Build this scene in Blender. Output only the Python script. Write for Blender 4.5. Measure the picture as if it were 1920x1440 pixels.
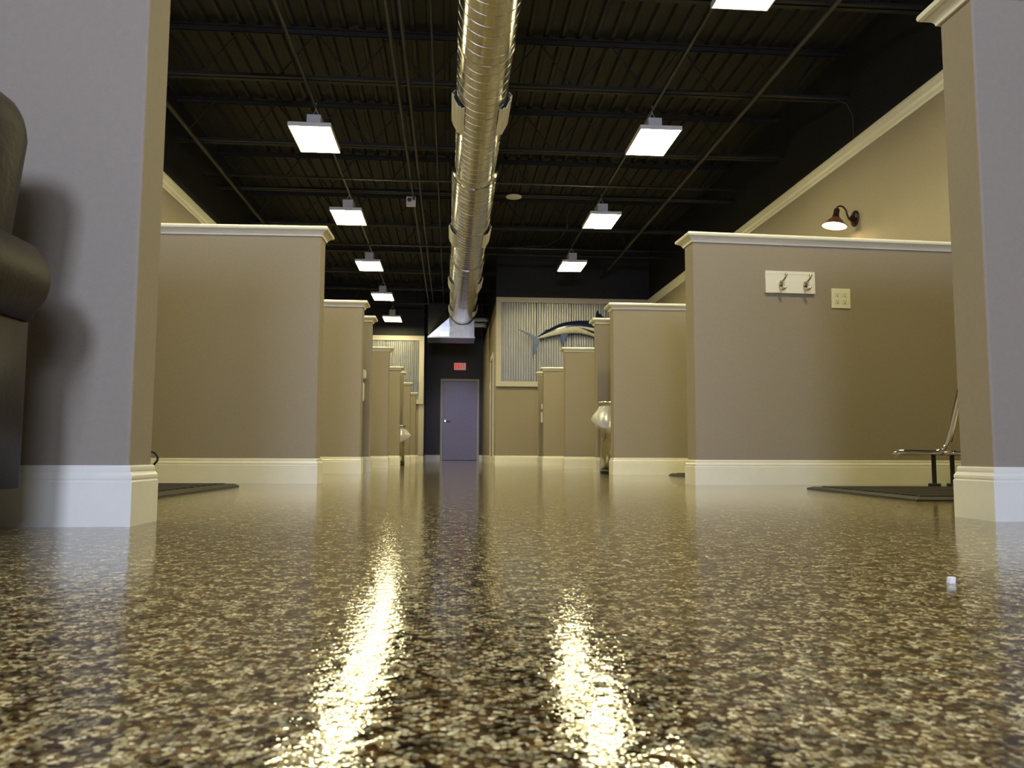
import bpy, bmesh, math, random
from math import sin, cos, pi, radians
from mathutils import Vector, Matrix

for o in list(bpy.data.objects):
    bpy.data.objects.remove(o, do_unlink=True)
SC = bpy.context.scene
COL = SC.collection
random.seed(7)

# ------------------------------------------------------------------ camera
YAW, PITCH, ROLL = radians(4.4), radians(5.03), radians(0.2)
cam = bpy.data.cameras.new('camera')
cam.sensor_fit = 'HORIZONTAL'; cam.sensor_width = 36.0
cam.lens = 36.0 * 1493.0 / 1920.0
cam.clip_start = 0.02; cam.clip_end = 100
cam.dof.use_dof = True; cam.dof.focus_distance = 3.6; cam.dof.aperture_fstop = 14
cam_ob = bpy.data.objects.new('camera', cam); COL.objects.link(cam_ob)
fw = Vector((sin(YAW) * cos(PITCH), cos(YAW) * cos(PITCH), sin(PITCH)))
r0 = Vector((cos(YAW), -sin(YAW), 0)); u0 = r0.cross(fw)
rr = r0 * cos(ROLL) + u0 * sin(ROLL); uu = u0 * cos(ROLL) - r0 * sin(ROLL)
cam_ob.matrix_world = Matrix(((rr.x, uu.x, -fw.x, 0), (rr.y, uu.y, -fw.y, 0), (rr.z, uu.z, -fw.z, 0.163), (0, 0, 0, 1)))
SC.camera = cam_ob

# ------------------------------------------------------------------ world, daylight, exposure
w = bpy.data.worlds.new('world'); SC.world = w; w.use_nodes = True
w.node_tree.nodes['Background'].inputs[0].default_value = (0.62, 0.76, 1.0, 1)
w.node_tree.nodes['Background'].inputs[1].default_value = 0.6
SC.view_settings.view_transform = 'Standard'
SC.view_settings.look = 'None'
SC.view_settings.exposure = 0.06
SC.view_settings.gamma = 1.0
SC.view_settings.use_curve_mapping = False
SC.cycles.sample_clamp_indirect = 6.0
SC.cycles.max_bounces = 8

LAMP_STRENGTH = 70.0
LAMP_COLOR = (1.0, 0.89, 0.47)


def area(name, loc, target, sx, sy, power, color):
    l = bpy.data.lights.new(name, 'AREA'); l.shape = 'RECTANGLE'; l.size = sx; l.size_y = sy
    l.energy = power; l.color = color
    o = bpy.data.objects.new(name, l); COL.objects.link(o); o.location = loc
    o.rotation_euler = (Vector(target) - Vector(loc)).to_track_quat('-Z', 'Y').to_euler()
    return o


# daylight through the shop window of the front wall behind the camera
area('window_daylight', (-0.28, -2.98, 1.85), (-0.2, 4.0, 0.9), 0.65, 0.7, 165, (0.61, 0.69, 1.0))
area('window_daylight', (0.85, -2.98, 1.85), (0.0, 4.0, 0.9), 1.1, 0.9, 75, (0.64, 0.71, 1.0))
# added fill spot with no fixture, behind the duct plenum; cools the back door
sl = bpy.data.lights.new('door_fill_spot', 'SPOT'); sl.energy = 60; sl.color = (0.62, 0.66, 1.0); sl.spot_size = radians(58); sl.spot_blend = 0.9; sl.shadow_soft_size = 0.08
so = bpy.data.objects.new('door_fill_spot', sl); COL.objects.link(so); so.location = (0.25, 17.35, 2.5)
so.rotation_euler = (Vector((0.22, 20.3, 0.35)) - Vector((0.25, 17.35, 2.5))).to_track_quat('-Z', 'Y').to_euler()


# ------------------------------------------------------------------ materials
def nodes(m):
    m.use_nodes = True
    nt = m.node_tree
    return nt, nt.nodes['Principled BSDF']


def mat(name, col, rough=0.5, metal=0.0, spec=0.5, coat=0.0, noise=0.0, nscale=40.0, bump=0.0, bscale=200.0):
    m = bpy.data.materials.new(name); nt, b = nodes(m)
    b.inputs['Base Color'].default_value = (*col, 1); b.inputs['Roughness'].default_value = rough
    b.inputs['Metallic'].default_value = metal; b.inputs['Specular IOR Level'].default_value = spec
    b.inputs['Coat Weight'].default_value = coat
    tc = nt.nodes.new('ShaderNodeTexCoord')
    if noise:
        n = nt.nodes.new('ShaderNodeTexNoise'); n.inputs['Scale'].default_value = nscale; n.inputs['Detail'].default_value = 4
        r = nt.nodes.new('ShaderNodeValToRGB')
        r.color_ramp.elements[0].position = 0.3; r.color_ramp.elements[1].position = 0.7
        r.color_ramp.elements[0].color = (*[c * (1 - noise) for c in col], 1)
        r.color_ramp.elements[1].color = (*[min(1, c * (1 + noise)) for c in col], 1)
        nt.links.new(tc.outputs['Object'], n.inputs['Vector']); nt.links.new(n.outputs['Fac'], r.inputs['Fac'])
        nt.links.new(r.outputs['Color'], b.inputs['Base Color'])
    if bump:
        n2 = nt.nodes.new('ShaderNodeTexNoise'); n2.inputs['Scale'].default_value = bscale; n2.inputs['Detail'].default_value = 2
        bp = nt.nodes.new('ShaderNodeBump'); bp.inputs['Strength'].default_value = bump; bp.inputs['Distance'].default_value = 0.002
        nt.links.new(tc.outputs['Object'], n2.inputs['Vector']); nt.links.new(n2.outputs['Fac'], bp.inputs['Height'])
        nt.links.new(bp.outputs['Normal'], b.inputs['Normal'])
    return m


def emit(name, col, strength):
    m = bpy.data.materials.new(name); m.use_nodes = True; nt = m.node_tree
    for n in list(nt.nodes): nt.nodes.remove(n)
    e = nt.nodes.new('ShaderNodeEmission'); e.inputs[0].default_value = (*col, 1); e.inputs[1].default_value = strength
    o = nt.nodes.new('ShaderNodeOutputMaterial'); nt.links.new(e.outputs[0], o.inputs[0])
    return m


WALL = mat('taupe_wall_paint', (0.292, 0.249, 0.183), 0.75, noise=0.03, nscale=60, bump=0.15, bscale=350)
TRIM = mat('white_trim_paint', (0.80, 0.775, 0.64), 0.35, noise=0.02, nscale=15)
BLACK = mat('black_ceiling_paint', (0.0095, 0.0095, 0.009), 0.65, noise=0.2, nscale=5)
DARKWALL = mat('charcoal_wall_paint', (0.055, 0.052, 0.058), 0.6, noise=0.05)
DOORM = mat('purple_grey_door_paint', (0.27, 0.235, 0.40), 0.36, noise=0.04, nscale=30)
FRAMEM = mat('grey_beige_frame_paint', (0.50, 0.47, 0.43), 0.45, noise=0.03)
PANELFRAME = mat('beige_frame_paint', (0.50, 0.46, 0.38), 0.5, noise=0.03)
GALV = mat('galvanised_duct_steel', (0.54, 0.53, 0.49), 0.20, metal=1.0, noise=0.10, nscale=9, bump=0.08, bscale=40)
GALV2 = mat('galvanised_sheet_steel', (0.62, 0.63, 0.64), 0.25, metal=1.0, noise=0.12, nscale=14)
CORR = mat('corrugated_zinc_sheet', (0.50, 0.50, 0.49), 0.33, metal=0.9, noise=0.05, nscale=6)
CHROME = mat('polished_chrome', (0.85, 0.85, 0.87), 0.06, metal=1.0)
NICKEL = mat('brushed_nickel', (0.68, 0.62, 0.52), 0.22, metal=1.0)
STEEL = mat('brushed_stainless', (0.55, 0.54, 0.50), 0.25, metal=1.0, noise=0.08, nscale=20)
BRONZE = mat('oil_rubbed_bronze', (0.045, 0.022, 0.016), 0.35, metal=0.6, noise=0.2, nscale=40)
SHADEM = mat('rust_brown_enamel', (0.16, 0.065, 0.035), 0.4, metal=0.3, noise=0.15, nscale=30)
SHADEIN = mat('white_enamel', (0.85, 0.82, 0.74), 0.4)
LEATHER = mat('dark_brown_leather', (0.024, 0.0165, 0.0135), 0.5, spec=0.22, noise=0.25, nscale=14, bump=0.5, bscale=90)
PIPING = mat('dark_brown_piping', (0.10, 0.075, 0.06), 0.3)
RUBBER = mat('black_rubber', (0.025, 0.022, 0.02), 0.45, noise=0.2, nscale=80, bump=0.3, bscale=300)
VINYL = mat('black_vinyl', (0.02, 0.017, 0.018), 0.3, noise=0.1)
BLKMETAL = mat('black_metal', (0.018, 0.017, 0.017), 0.4)
WHITEPL = mat('white_plastic', (0.78, 0.77, 0.73), 0.4, noise=0.01)
IVORY = mat('ivory_plastic', (0.74, 0.74, 0.56), 0.35, noise=0.01)
HOLE = mat('dark_slot', (0.02, 0.018, 0.014), 0.6)
GREYMETAL = mat('light_grey_metal', (0.78, 0.77, 0.74), 0.45, noise=0.02)
LAMP = emit('lamp_diffuser_light', LAMP_COLOR, LAMP_STRENGTH)
BULB = emit('warm_bulb_light', (1.0, 0.72, 0.38), 75.0)
SIGNRED = emit('red_sign_light', (1.0, 0.02, 0.02), 0.75)
SIGNFACE = emit('pale_sign_face_light', (1.0, 0.46, 0.40), 0.34)
NAVY = mat('navy_fish_paint', (0.012, 0.018, 0.06), 0.22, noise=0.3, nscale=25, coat=0.5)
SILVER = mat('silver_fish_paint', (0.62, 0.60, 0.52), 0.3, noise=0.12, nscale=22, coat=0.5)
BLUEFIN = mat('blue_fin_paint', (0.030, 0.085, 0.26), 0.3, noise=0.3, nscale=20, coat=0.4)


def bag_material():
    m = bpy.data.materials.new('clear_plastic_bag'); nt, b = nodes(m)
    b.inputs['Base Color'].default_value = (0.82, 0.80, 0.74, 1); b.inputs['Roughness'].default_value = 0.22
    b.inputs['Alpha'].default_value = 0.55
    tc = nt.nodes.new('ShaderNodeTexCoord'); n = nt.nodes.new('ShaderNodeTexNoise'); n.inputs['Scale'].default_value = 38
    bp = nt.nodes.new('ShaderNodeBump'); bp.inputs['Strength'].default_value = 0.8; bp.inputs['Distance'].default_value = 0.01
    nt.links.new(tc.outputs['Object'], n.inputs['Vector']); nt.links.new(n.outputs['Fac'], bp.inputs['Height'])
    nt.links.new(bp.outputs['Normal'], b.inputs['Normal'])
    return m


BAG = bag_material()


def floor_material():
    m = bpy.data.materials.new('flake_epoxy_floor'); nt, b = nodes(m); L = nt.links.new
    tc = nt.nodes.new('ShaderNodeTexCoord')
    nz = nt.nodes.new('ShaderNodeTexNoise'); nz.inputs['Scale'].default_value = 120; nz.inputs['Detail'].default_value = 2
    L(tc.outputs['Object'], nz.inputs['Vector'])
    mx = nt.nodes.new('ShaderNodeMixRGB'); mx.blend_type = 'ADD'; mx.inputs[0].default_value = 0.004
    L(tc.outputs['Object'], mx.inputs[1]); L(nz.outputs['Color'], mx.inputs[2])
    v = nt.nodes.new('ShaderNodeTexVoronoi'); v.voronoi_dimensions = '2D'; v.inputs['Scale'].default_value = 230
    v.inputs['Randomness'].default_value = 0.9
    L(mx.outputs[0], v.inputs['Vector'])
    sp = nt.nodes.new('ShaderNodeSeparateColor'); L(v.outputs['Color'], sp.inputs[0])
    r = nt.nodes.new('ShaderNodeValToRGB'); r.color_ramp.interpolation = 'CONSTANT'
    els = [(0.0, (0.026, 0.013, 0.005)), (0.14, (0.085, 0.044, 0.014)), (0.28, (0.19, 0.125, 0.045)),
           (0.46, (0.36, 0.285, 0.125)), (0.64, (0.60, 0.53, 0.28)), (0.83, (0.44, 0.39, 0.23)), (0.92, (0.76, 0.71, 0.44))]
    e = r.color_ramp.elements
    e[0].position = 0; e[0].color = (*els[0][1], 1)
    e[1].position = els[1][0]; e[1].color = (*els[1][1], 1)
    for p, c in els[2:]:
        q = e.new(p); q.color = (*c, 1)
    L(sp.outputs[0], r.inputs['Fac'])
    ve = nt.nodes.new('ShaderNodeTexVoronoi'); ve.voronoi_dimensions = '2D'; ve.feature = 'DISTANCE_TO_EDGE'
    ve.inputs['Scale'].default_value = 230; ve.inputs['Randomness'].default_value = 0.9
    L(mx.outputs[0], ve.inputs['Vector'])
    mr = nt.nodes.new('ShaderNodeMapRange'); mr.inputs['From Min'].default_value = 0.03; mr.inputs['From Max'].default_value = 0.13
    L(ve.outputs['Distance'], mr.inputs['Value'])
    mc = nt.nodes.new('ShaderNodeMixRGB'); mc.inputs[1].default_value = (0.045, 0.022, 0.012, 1)
    L(mr.outputs['Result'], mc.inputs[0]); L(r.outputs['Color'], mc.inputs[2])
    # uneven scatter of pale and dark flakes
    nl = nt.nodes.new('ShaderNodeTexNoise'); nl.inputs['Scale'].default_value = 42; nl.inputs['Detail'].default_value = 3
    L(tc.outputs['Object'], nl.inputs['Vector'])
    rl = nt.nodes.new('ShaderNodeMapRange'); rl.inputs['From Min'].default_value = 0.38; rl.inputs['From Max'].default_value = 0.62
    rl.inputs['To Min'].default_value = 0.28; rl.inputs['To Max'].default_value = 1.15
    L(nl.outputs['Fac'], rl.inputs['Value'])
    ml = nt.nodes.new('ShaderNodeMixRGB'); ml.blend_type = 'MULTIPLY'; ml.inputs[0].default_value = 1.0
    L(mc.outputs[0], ml.inputs[1]); L(rl.outputs['Result'], ml.inputs[2])
    L(ml.outputs[0], b.inputs['Base Color'])
    b.inputs['Roughness'].default_value = 0.45
    b.inputs['Specular IOR Level'].default_value = 0.0
    b.inputs['Coat Weight'].default_value = 1.0
    b.inputs['Coat Roughness'].default_value = 0.02
    b.inputs['Coat IOR'].default_value = 1.5
    # orange peel of the clear coat over the flakes
    n1 = nt.nodes.new('ShaderNodeTexNoise'); n1.inputs['Scale'].default_value = 85; n1.inputs['Detail'].default_value = 1.5
    n2 = nt.nodes.new('ShaderNodeTexNoise'); n2.inputs['Scale'].default_value = 34; n2.inputs['Detail'].default_value = 1
    L(tc.outputs['Object'], n1.inputs['Vector']); L(tc.outputs['Object'], n2.inputs['Vector'])
    b1 = nt.nodes.new('ShaderNodeBump'); b1.inputs['Strength'].default_value = 0.36; b1.inputs['Distance'].default_value = 0.0012
    b2 = nt.nodes.new('ShaderNodeBump'); b2.inputs['Strength'].default_value = 0.16; b2.inputs['Distance'].default_value = 0.0015
    L(n1.outputs['Fac'], b1.inputs['Height']); L(n2.outputs['Fac'], b2.inputs['Height'])
    L(b2.outputs['Normal'], b1.inputs['Normal'])
    # each flake a low pillow under the coat
    mh = nt.nodes.new('ShaderNodeMapRange'); mh.interpolation_type = 'SMOOTHSTEP'; mh.inputs['From Min'].default_value = 0.0; mh.inputs['From Max'].default_value = 0.32
    L(ve.outputs['Distance'], mh.inputs['Value'])
    b3 = nt.nodes.new('ShaderNodeBump'); b3.inputs['Strength'].default_value = 1.0; b3.inputs['Distance'].default_value = 0.000028
    L(mh.outputs['Result'], b3.inputs['Height']); L(b1.outputs['Normal'], b3.inputs['Normal'])
    L(b3.outputs['Normal'], b.inputs['Coat Normal']); L(b3.outputs['Normal'], b.inputs['Normal'])
    return m


FLOOR = floor_material()


# ------------------------------------------------------------------ helpers
def obj(name, bm, m, parent=None, smooth=False):
    me = bpy.data.meshes.new(name)
    bmesh.ops.recalc_face_normals(bm, faces=bm.faces[:])
    bm.to_mesh(me); bm.free()
    for x in (m if isinstance(m, (list, tuple)) else [m]): me.materials.append(x)
    if smooth:
        for p in me.polygons: p.use_smooth = True
    o = bpy.data.objects.new(name, me); COL.objects.link(o)
    if parent is not None: o.parent = parent
    return o


def thing(name, label, cat, loc=(0, 0, 0), rz=0.0, group=None):
    o = bpy.data.objects.new(name, None); COL.objects.link(o)
    o.empty_display_size = 0.1; o.location = loc; o.rotation_euler = (0, 0, rz)
    o['label'] = label; o['category'] = cat
    if group: o['group'] = group
    return o


def tag(o, label, cat, group=None):
    o['label'] = label; o['category'] = cat
    if group: o['group'] = group
    return o


def struct(o):
    o['kind'] = 'structure'
    return o


def box(bm, x0, x1, y0, y1, z0, z1, bev=0.0, mi=0):
    vs = [bm.verts.new((x, y, z)) for x in (x0, x1) for y in (y0, y1) for z in (z0, z1)]
    fs = [bm.faces.new([vs[i] for i in q]) for q in ((0, 1, 3, 2), (4, 6, 7, 5), (0, 4, 5, 1), (2, 3, 7, 6), (0, 2, 6, 4), (1, 5, 7, 3))]
    for f in fs: f.material_index = mi
    if bev:
        es = list({e for f in fs for e in f.edges})
        bmesh.ops.bevel(bm, geom=es, offset=bev, segments=2, profile=0.6, affect='EDGES')
    return vs


def tube(bm, pts, r, seg=8, cap=True):
    pts = [Vector(p) for p in pts]; rings = []
    n = len(pts); prev = None
    for i, p in enumerate(pts):
        t = (pts[min(i + 1, n - 1)] - pts[max(i - 1, 0)]).normalized()
        if prev is None:
            a = Vector((0, 0, 1)) if abs(t.z) < 0.9 else Vector((1, 0, 0))
            nx = (a - t * a.dot(t)).normalized()
        else:
            nx = (prev - t * prev.dot(t)).normalized()
        prev = nx; ny = t.cross(nx)
        ri = r[i] if isinstance(r, (list, tuple)) else r
        rings.append([bm.verts.new(p + nx * (ri * cos(2 * pi * k / seg)) + ny * (ri * sin(2 * pi * k / seg))) for k in range(seg)])
    for a, b in zip(rings, rings[1:]):
        for k in range(seg):
            bm.faces.new((a[k], a[(k + 1) % seg], b[(k + 1) % seg], b[k]))
    if cap:
        bm.faces.new(rings[0][::-1]); bm.faces.new(rings[-1])
    return rings


def lathe(bm, prof, seg=24, mtx=None, mi=0):
    mtx = mtx or Matrix.Identity(4); rings = []
    for r, z in prof:
        if r < 1e-5:
            rings.append([bm.verts.new(mtx @ Vector((0, 0, z)))])
        else:
            rings.append([bm.verts.new(mtx @ Vector((r * cos(2 * pi * k / seg), r * sin(2 * pi * k / seg), z))) for k in range(seg)])
    for a, b in zip(rings, rings[1:]):
        for k in range(seg):
            k2 = (k + 1) % seg
            if len(a) == 1 and len(b) == 1: continue
            if len(a) == 1: f = bm.faces.new((a[0], b[k2], b[k]))
            elif len(b) == 1: f = bm.faces.new((a[k], a[k2], b[0]))
            else: f = bm.faces.new((a[k], a[k2], b[k2], b[k]))
            f.material_index = mi


def molding(bm, path, prof, side=1, closed_prof=False):
    """sweep a profile of (out, z) along an XY path with mitred corners; side=+1: outward is to the left"""
    P = [Vector(p) for p in path]; n = len(P); cols = []
    nor = []
    for a, b in zip(P, P[1:]):
        d = (b - a).normalized(); nor.append(Vector((-d.y, d.x)) * side)
    for i in range(n):
        if i == 0: m = nor[0]
        elif i == n - 1: m = nor[-1]
        else:
            m = nor[i - 1] + nor[i]; m = m / max(1e-6, m.dot(nor[i]))
        cols.append([bm.verts.new((P[i].x + m.x * o, P[i].y + m.y * o, z)) for o, z in prof])
    k = len(prof)
    for a, b in zip(cols, cols[1:]):
        for j in range(k if closed_prof else k - 1):
            j2 = (j + 1) % k
            bm.faces.new((a[j], b[j], b[j2], a[j2]))
    bm.faces.new(cols[0]); bm.faces.new(cols[-1][::-1])
    return cols


BH = 0.135
BASEPROF = [(0.0, 0.0), (0.013, 0.0), (0.013, 0.098), (0.0105, 0.1015), (0.0120, 0.106), (0.0115, 0.112), (0.008, 0.118), (0.0055, 0.1205),
            (0.0062, 0.124), (0.0058, 0.131), (0.003, BH), (0.0, BH)]


def base_run(name, path, side, parent=None):
    bm = bmesh.new(); molding(bm, path, BASEPROF, side)
    return obj(name, bm, TRIM, parent)


# ------------------------------------------------------------------ room shell
XL, XR, YF, YB = -2.92, 3.64, -3.1, 20.3
YFISH, YLF = 14.3, 18.45
XCL, XCR = -0.63, 0.81
ZC = 3.95
bm = bmesh.new(); box(bm, XL - 0.15, XR + 0.15, YF - 0.15, YB + 0.15, -0.06, 0.0)
struct(obj('floor', bm, FLOOR))


def wallbox(name, x0, x1, y0, y1, z0, z1, m, m2=None, zsplit=None):
    bm = bmesh.new()
    if zsplit:
        box(bm, x0, x1, y0, y1, z0, zsplit, mi=0); box(bm, x0, x1, y0, y1, zsplit, z1, mi=1)
        return struct(obj(name, bm, [m, m2]))
    box(bm, x0, x1, y0, y1, z0, z1)
    return struct(obj(name, bm, m))


wallbox('wall_right', XR, XR + 0.12, YF, YFISH + 0.12, 0, ZC, WALL, BLACK, 2.95)
wallbox('wall_left', XL - 0.12, XL, YF, YLF + 0.12, 0, ZC, WALL, BLACK, 2.90)
wallbox('wall_back_right', XCR, XR, YFISH, YFISH + 0.12, 0, ZC, WALL, BLACK, 2.98)
wallbox('wall_back_left', XL, XCL, YLF, YLF + 0.12, 0, ZC, WALL, BLACK, 2.86)
wallbox('wall_corridor_right', XCR, XCR + 0.12, YFISH + 0.12, YB, 0, ZC, WALL, BLACK, 2.95)
wallbox('wall_corridor_left', XCL - 0.12, XCL, YLF + 0.12, YB, 0, ZC, DARKWALL)
bm = bmesh.new()
DX0, DX1, DZ = -0.262, 0.722, 2.07
box(bm, XCL - 0.12, DX0, YB, YB + 0.12, 0, ZC); box(bm, DX1, XCR + 0.12, YB, YB + 0.12, 0, ZC); box(bm, DX0, DX1, YB, YB + 0.12, DZ, ZC); box(bm, DX0, DX1, YB + 0.10, YB + 0.13, 0, DZ)  # last box: unseen backing added behind the door to stop outside light leaking
struct(obj('wall_back', bm, DARKWALL))
# front wall behind the camera with a shop window
bm = bmesh.new()
WX0, WX1, WZ0, WZ1 = -1.1, 1.45, 1.35, 2.35
box(bm, XL, WX0, YF - 0.12, YF, 0, ZC); box(bm, WX1, XR, YF - 0.12, YF, 0, ZC)
box(bm, WX0, WX1, YF - 0.12, YF, 0, WZ0); box(bm, WX0, WX1, YF - 0.12, YF, WZ1, ZC)
struct(obj('wall_front', bm, WALL))
bm = bmesh.new()
for x in (WX0, (WX0 + WX1) / 2 - 0.025, WX1 - 0.05): box(bm, x, x + 0.05, YF - 0.09, YF - 0.03, WZ0, WZ1)
for z in (WZ0, WZ1 - 0.05): box(bm, WX0 + 0.05, WX1 - 0.05, YF - 0.088, YF - 0.032, z, z + 0.05)
struct(obj('window_1', bm, FRAMEM))

# ceiling: ribbed deck, with joists and webs as parts
bm = bmesh.new()
xs = []; x = XL - 0.12
while x < XR + 0.12:
    xs += [(x, ZC), (x + 0.09, ZC), (x + 0.105, ZC - 0.032), (x + 0.135, ZC - 0.032)]; x += 0.15
va = [bm.verts.new((a, YF - 0.12, z)) for a, z in xs]; vb = [bm.verts.new((a, YB + 0.12, z)) for a, z in xs]
for i in range(len(xs) - 1): bm.faces.new((va[i], va[i + 1], vb[i + 1], vb[i]))
ceil = struct(obj('ceiling', bm, BLACK))


def joist(y):
    bm = bmesh.new()
    for s in (-1, 1):
        box(bm, XL, XR, y + s * 0.012, y + s * 0.05, 3.44, 3.446); box(bm, XL, XR, y + s * 0.012, y + s * 0.018, 3.446, 3.48)
        box(bm, XL, XR, y + s * 0.012, y + s * 0.05, 3.895, 3.902); box(bm, XL, XR, y + s * 0.012, y + s * 0.018, 3.86, 3.895)
    j = obj('joist', bm, BLACK, ceil)
    bm = bmesh.new(); pts = []
    x = XL + 0.05; up = False
    while x < XR:
        pts.append((x, y, 3.885 if up else 3.455)); up = not up; x += 0.33
    tube(bm, pts, 0.011, 6)
    obj('web_bar', bm, BLACK, j)
    return j


first = joist(6.88)
for k in range(-6, 9):
    if k == 0: continue
    j = first.copy(); COL.objects.link(j); j.parent = ceil; j.location = (0, 1.5 * k, 0)
    if 6.88 + 1.5 * k > YB - 0.1 or 6.88 + 1.5 * k < YF: bpy.data.objects.remove(j); continue
    for c in list(first.children):
        d = c.copy(); COL.objects.link(d); d.parent = j

# crown trim of the side walls
CROWN = [(0, 0), (0.012, 0), (0.014, 0.02), (0.03, 0.035), (0.036, 0.06), (0.06, 0.085), (0.066, 0.09), (0.066, 0.11), (0, 0.11)]
bm = bmesh.new(); molding(bm, [(XR, YFISH), (XR, YF)], [(o, 2.875 + z) for o, z in CROWN], -1); struct(obj('trim_1', bm, TRIM))
bm = bmesh.new(); molding(bm, [(XL, YF), (XL, YLF)], [(o, 2.825 + z) for o, z in CROWN], -1); struct(obj('trim_2', bm, TRIM))

# baseboards of the setting
struct(base_run('baseboard_right', [(XR, YFISH), (XR, YF)], -1))
struct(base_run('baseboard_left', [(XL, YF), (XL, YLF)], -1))
struct(base_run('baseboard_back_right', [(XCR, YB), (XCR, YFISH), (XR - 0.013, YFISH)], -1))
struct(base_run('baseboard_back_left', [(XL + 0.013, YLF), (XCL, YLF), (XCL, YB)], -1))
struct(base_run('baseboard_back', [(XCL + 0.013, YB), (DX0, YB)], -1))
struct(base_run('baseboard_back_door_side', [(DX1, YB), (XCR - 0.013, YB)], -1))

# corner casing of the left back wall, and door casing seen edge-on in the corridor wall
bm = bmesh.new(); box(bm, XCL - 0.11, XCL + 0.012, YLF - 0.02, YLF, BH, 1.30); struct(obj('trim_3', bm, PANELFRAME))
bm = bmesh.new()
box(bm, XCR - 0.02, XCR, 15.05, 15.14, 0, 2.10); box(bm, XCR - 0.02, XCR, 16.00, 16.09, 0, 2.10); box(bm, XCR - 0.02, XCR, 15.14, 16.0, 2.01, 2.10)
d2 = struct(obj('door_2', bm, TRIM))
bm = bmesh.new(); box(bm, XCR - 0.006, XCR, 15.14, 16.0, 0.01, 2.01)
obj('door_leaf', bm, DOORM, d2)

# back door
bm = bmesh.new()
for x0, x1, z0, z1 in ((DX0, DX0 + 0.06, 0, DZ), (DX1 - 0.06, DX1, 0, DZ), (DX0 + 0.06, DX1 - 0.06, DZ - 0.06, DZ)):
    box(bm, x0, x1, YB - 0.02, YB + 0.10, z0, z1, 0.004)
door = struct(obj('door_1', bm, FRAMEM))
bm = bmesh.new(); box(bm, DX0 + 0.063, DX1 - 0.063, YB + 0.02, YB + 0.06, 0.008, DZ - 0.064)
leaf = obj('door_leaf', bm, DOORM, door)
bm = bmesh.new()
lathe(bm, [(0, 0), (0.034, 0), (0.034, 0.008), (0.014, 0.012), (0.012, 0.05), (0, 0.05)], 16, Matrix.Translation((DX0 + 0.13, YB + 0.02, 0.985)) @ Matrix.Rotation(pi / 2, 4, 'X'))
tube(bm, [(DX0 + 0.13, YB - 0.022, 0.985), (DX0 + 0.17, YB - 0.03, 0.985), (DX0 + 0.26, YB - 0.03, 0.98)], 0.010, 8)
obj('lever_handle', bm, CHROME, leaf)


# ------------------------------------------------------------------ corrugated wall panels
def corrugated(name, label, x0, x1, z0, z1, y, fr, sheet_w, bottom=True):
    t = thing(name, label, 'wall panel', ((x0 + x1) / 2, y, z0))
    cx = (x0 + x1) / 2
    def pc(nm, a, b, c, d):
        bm = bmesh.new(); box(bm, a - cx, b - cx, -0.065, 0, c - z0, d - z0, 0.004); return obj(nm, bm, PANELFRAME, t)
    pc('frame_rail', x0, x1, z1 - fr, z1); pc('frame_stile', x0, x0 + fr, z0 + (fr if bottom else 0), z1 - fr); pc('frame_stile', x1 - fr, x1, z0 + (fr if bottom else 0), z1 - fr)
    if bottom: pc('frame_rail', x0, x1, z0, z0 + fr)
    a = x0 + fr; pitch = 0.046; i = 0
    while a < x1 - fr - 0.02:
        b = min(a + sheet_w, x1 - fr); bm = bmesh.new()
        n = max(4, int((b - a) / pitch * 8)); yy = -0.004 if i % 2 else -0.006
        lo = z0 + (fr if bottom else 0)
        A = []; B = []
        for k in range(n + 1):
            x = a + (b - a) * k / n; d = yy - 0.026 * (1 + cos(2 * pi * (x - a) / pitch))
            A.append(bm.verts.new((x - cx, d, lo - z0))); B.append(bm.verts.new((x - cx, d, z1 - fr - z0)))
        for k in range(n): bm.faces.new((A[k], A[k + 1], B[k + 1], B[k]))
        obj('metal_sheet', bm, CORR, t, True)
        a = b; i += 1
    return t


corrugated('corrugated_panel', 'framed corrugated metal panel behind the mounted marlin', 0.805, 3.62, 1.375, 3.005, YFISH, 0.095, 0.644)
corrugated('corrugated_panel', 'framed corrugated metal panel above the far left partitions beside the dark corridor', -2.90, -0.625, 1.30, 2.885, YLF, 0.11, 0.644)

# ------------------------------------------------------------------ partitions
T = 0.135
CAPPROF = [(0.0, -0.05), (0.008, -0.05), (0.010, -0.042), (0.016, -0.034), (0.027, -0.026), (0.034, -0.024), (0.041, -0.019), (0.043, -0.011), (0.041, -0.004), (0.036, 0.0)]


def partition(label, s, xe, y, length, h=1.41, rot=0.0):
    t = thing('partition_wall', label, 'partition', (xe, y, 0), radians(rot) * s, 'low booth partition walls')
    L = length
    bm = bmesh.new(); box(bm, *(sorted((0, s * L))), 0, T, 0, h - 0.02, 0)
    es = [e for e in bm.edges if abs(e.verts[0].co.x) < 1e-6 and abs(e.verts[1].co.x) < 1e-6 and abs(e.verts[0].co.z - e.verts[1].co.z) > 0.5]
    bmesh.ops.bevel(bm, geom=es, offset=0.006, segments=3, profile=0.5, affect='EDGES')
    obj('drywall_panel', bm, WALL, t)
    path = [(s * L, 0), (0, 0), (0, T), (s * L, T)]
    bm = bmesh.new(); cols = molding(bm, path, [(o, h + z) for o, z in CAPPROF], s)
    bm.faces.new([c[-1] for c in cols])
    obj('cap_molding', bm, TRIM, t)
    base_run('baseboard', path, s, t)
    return t


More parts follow.
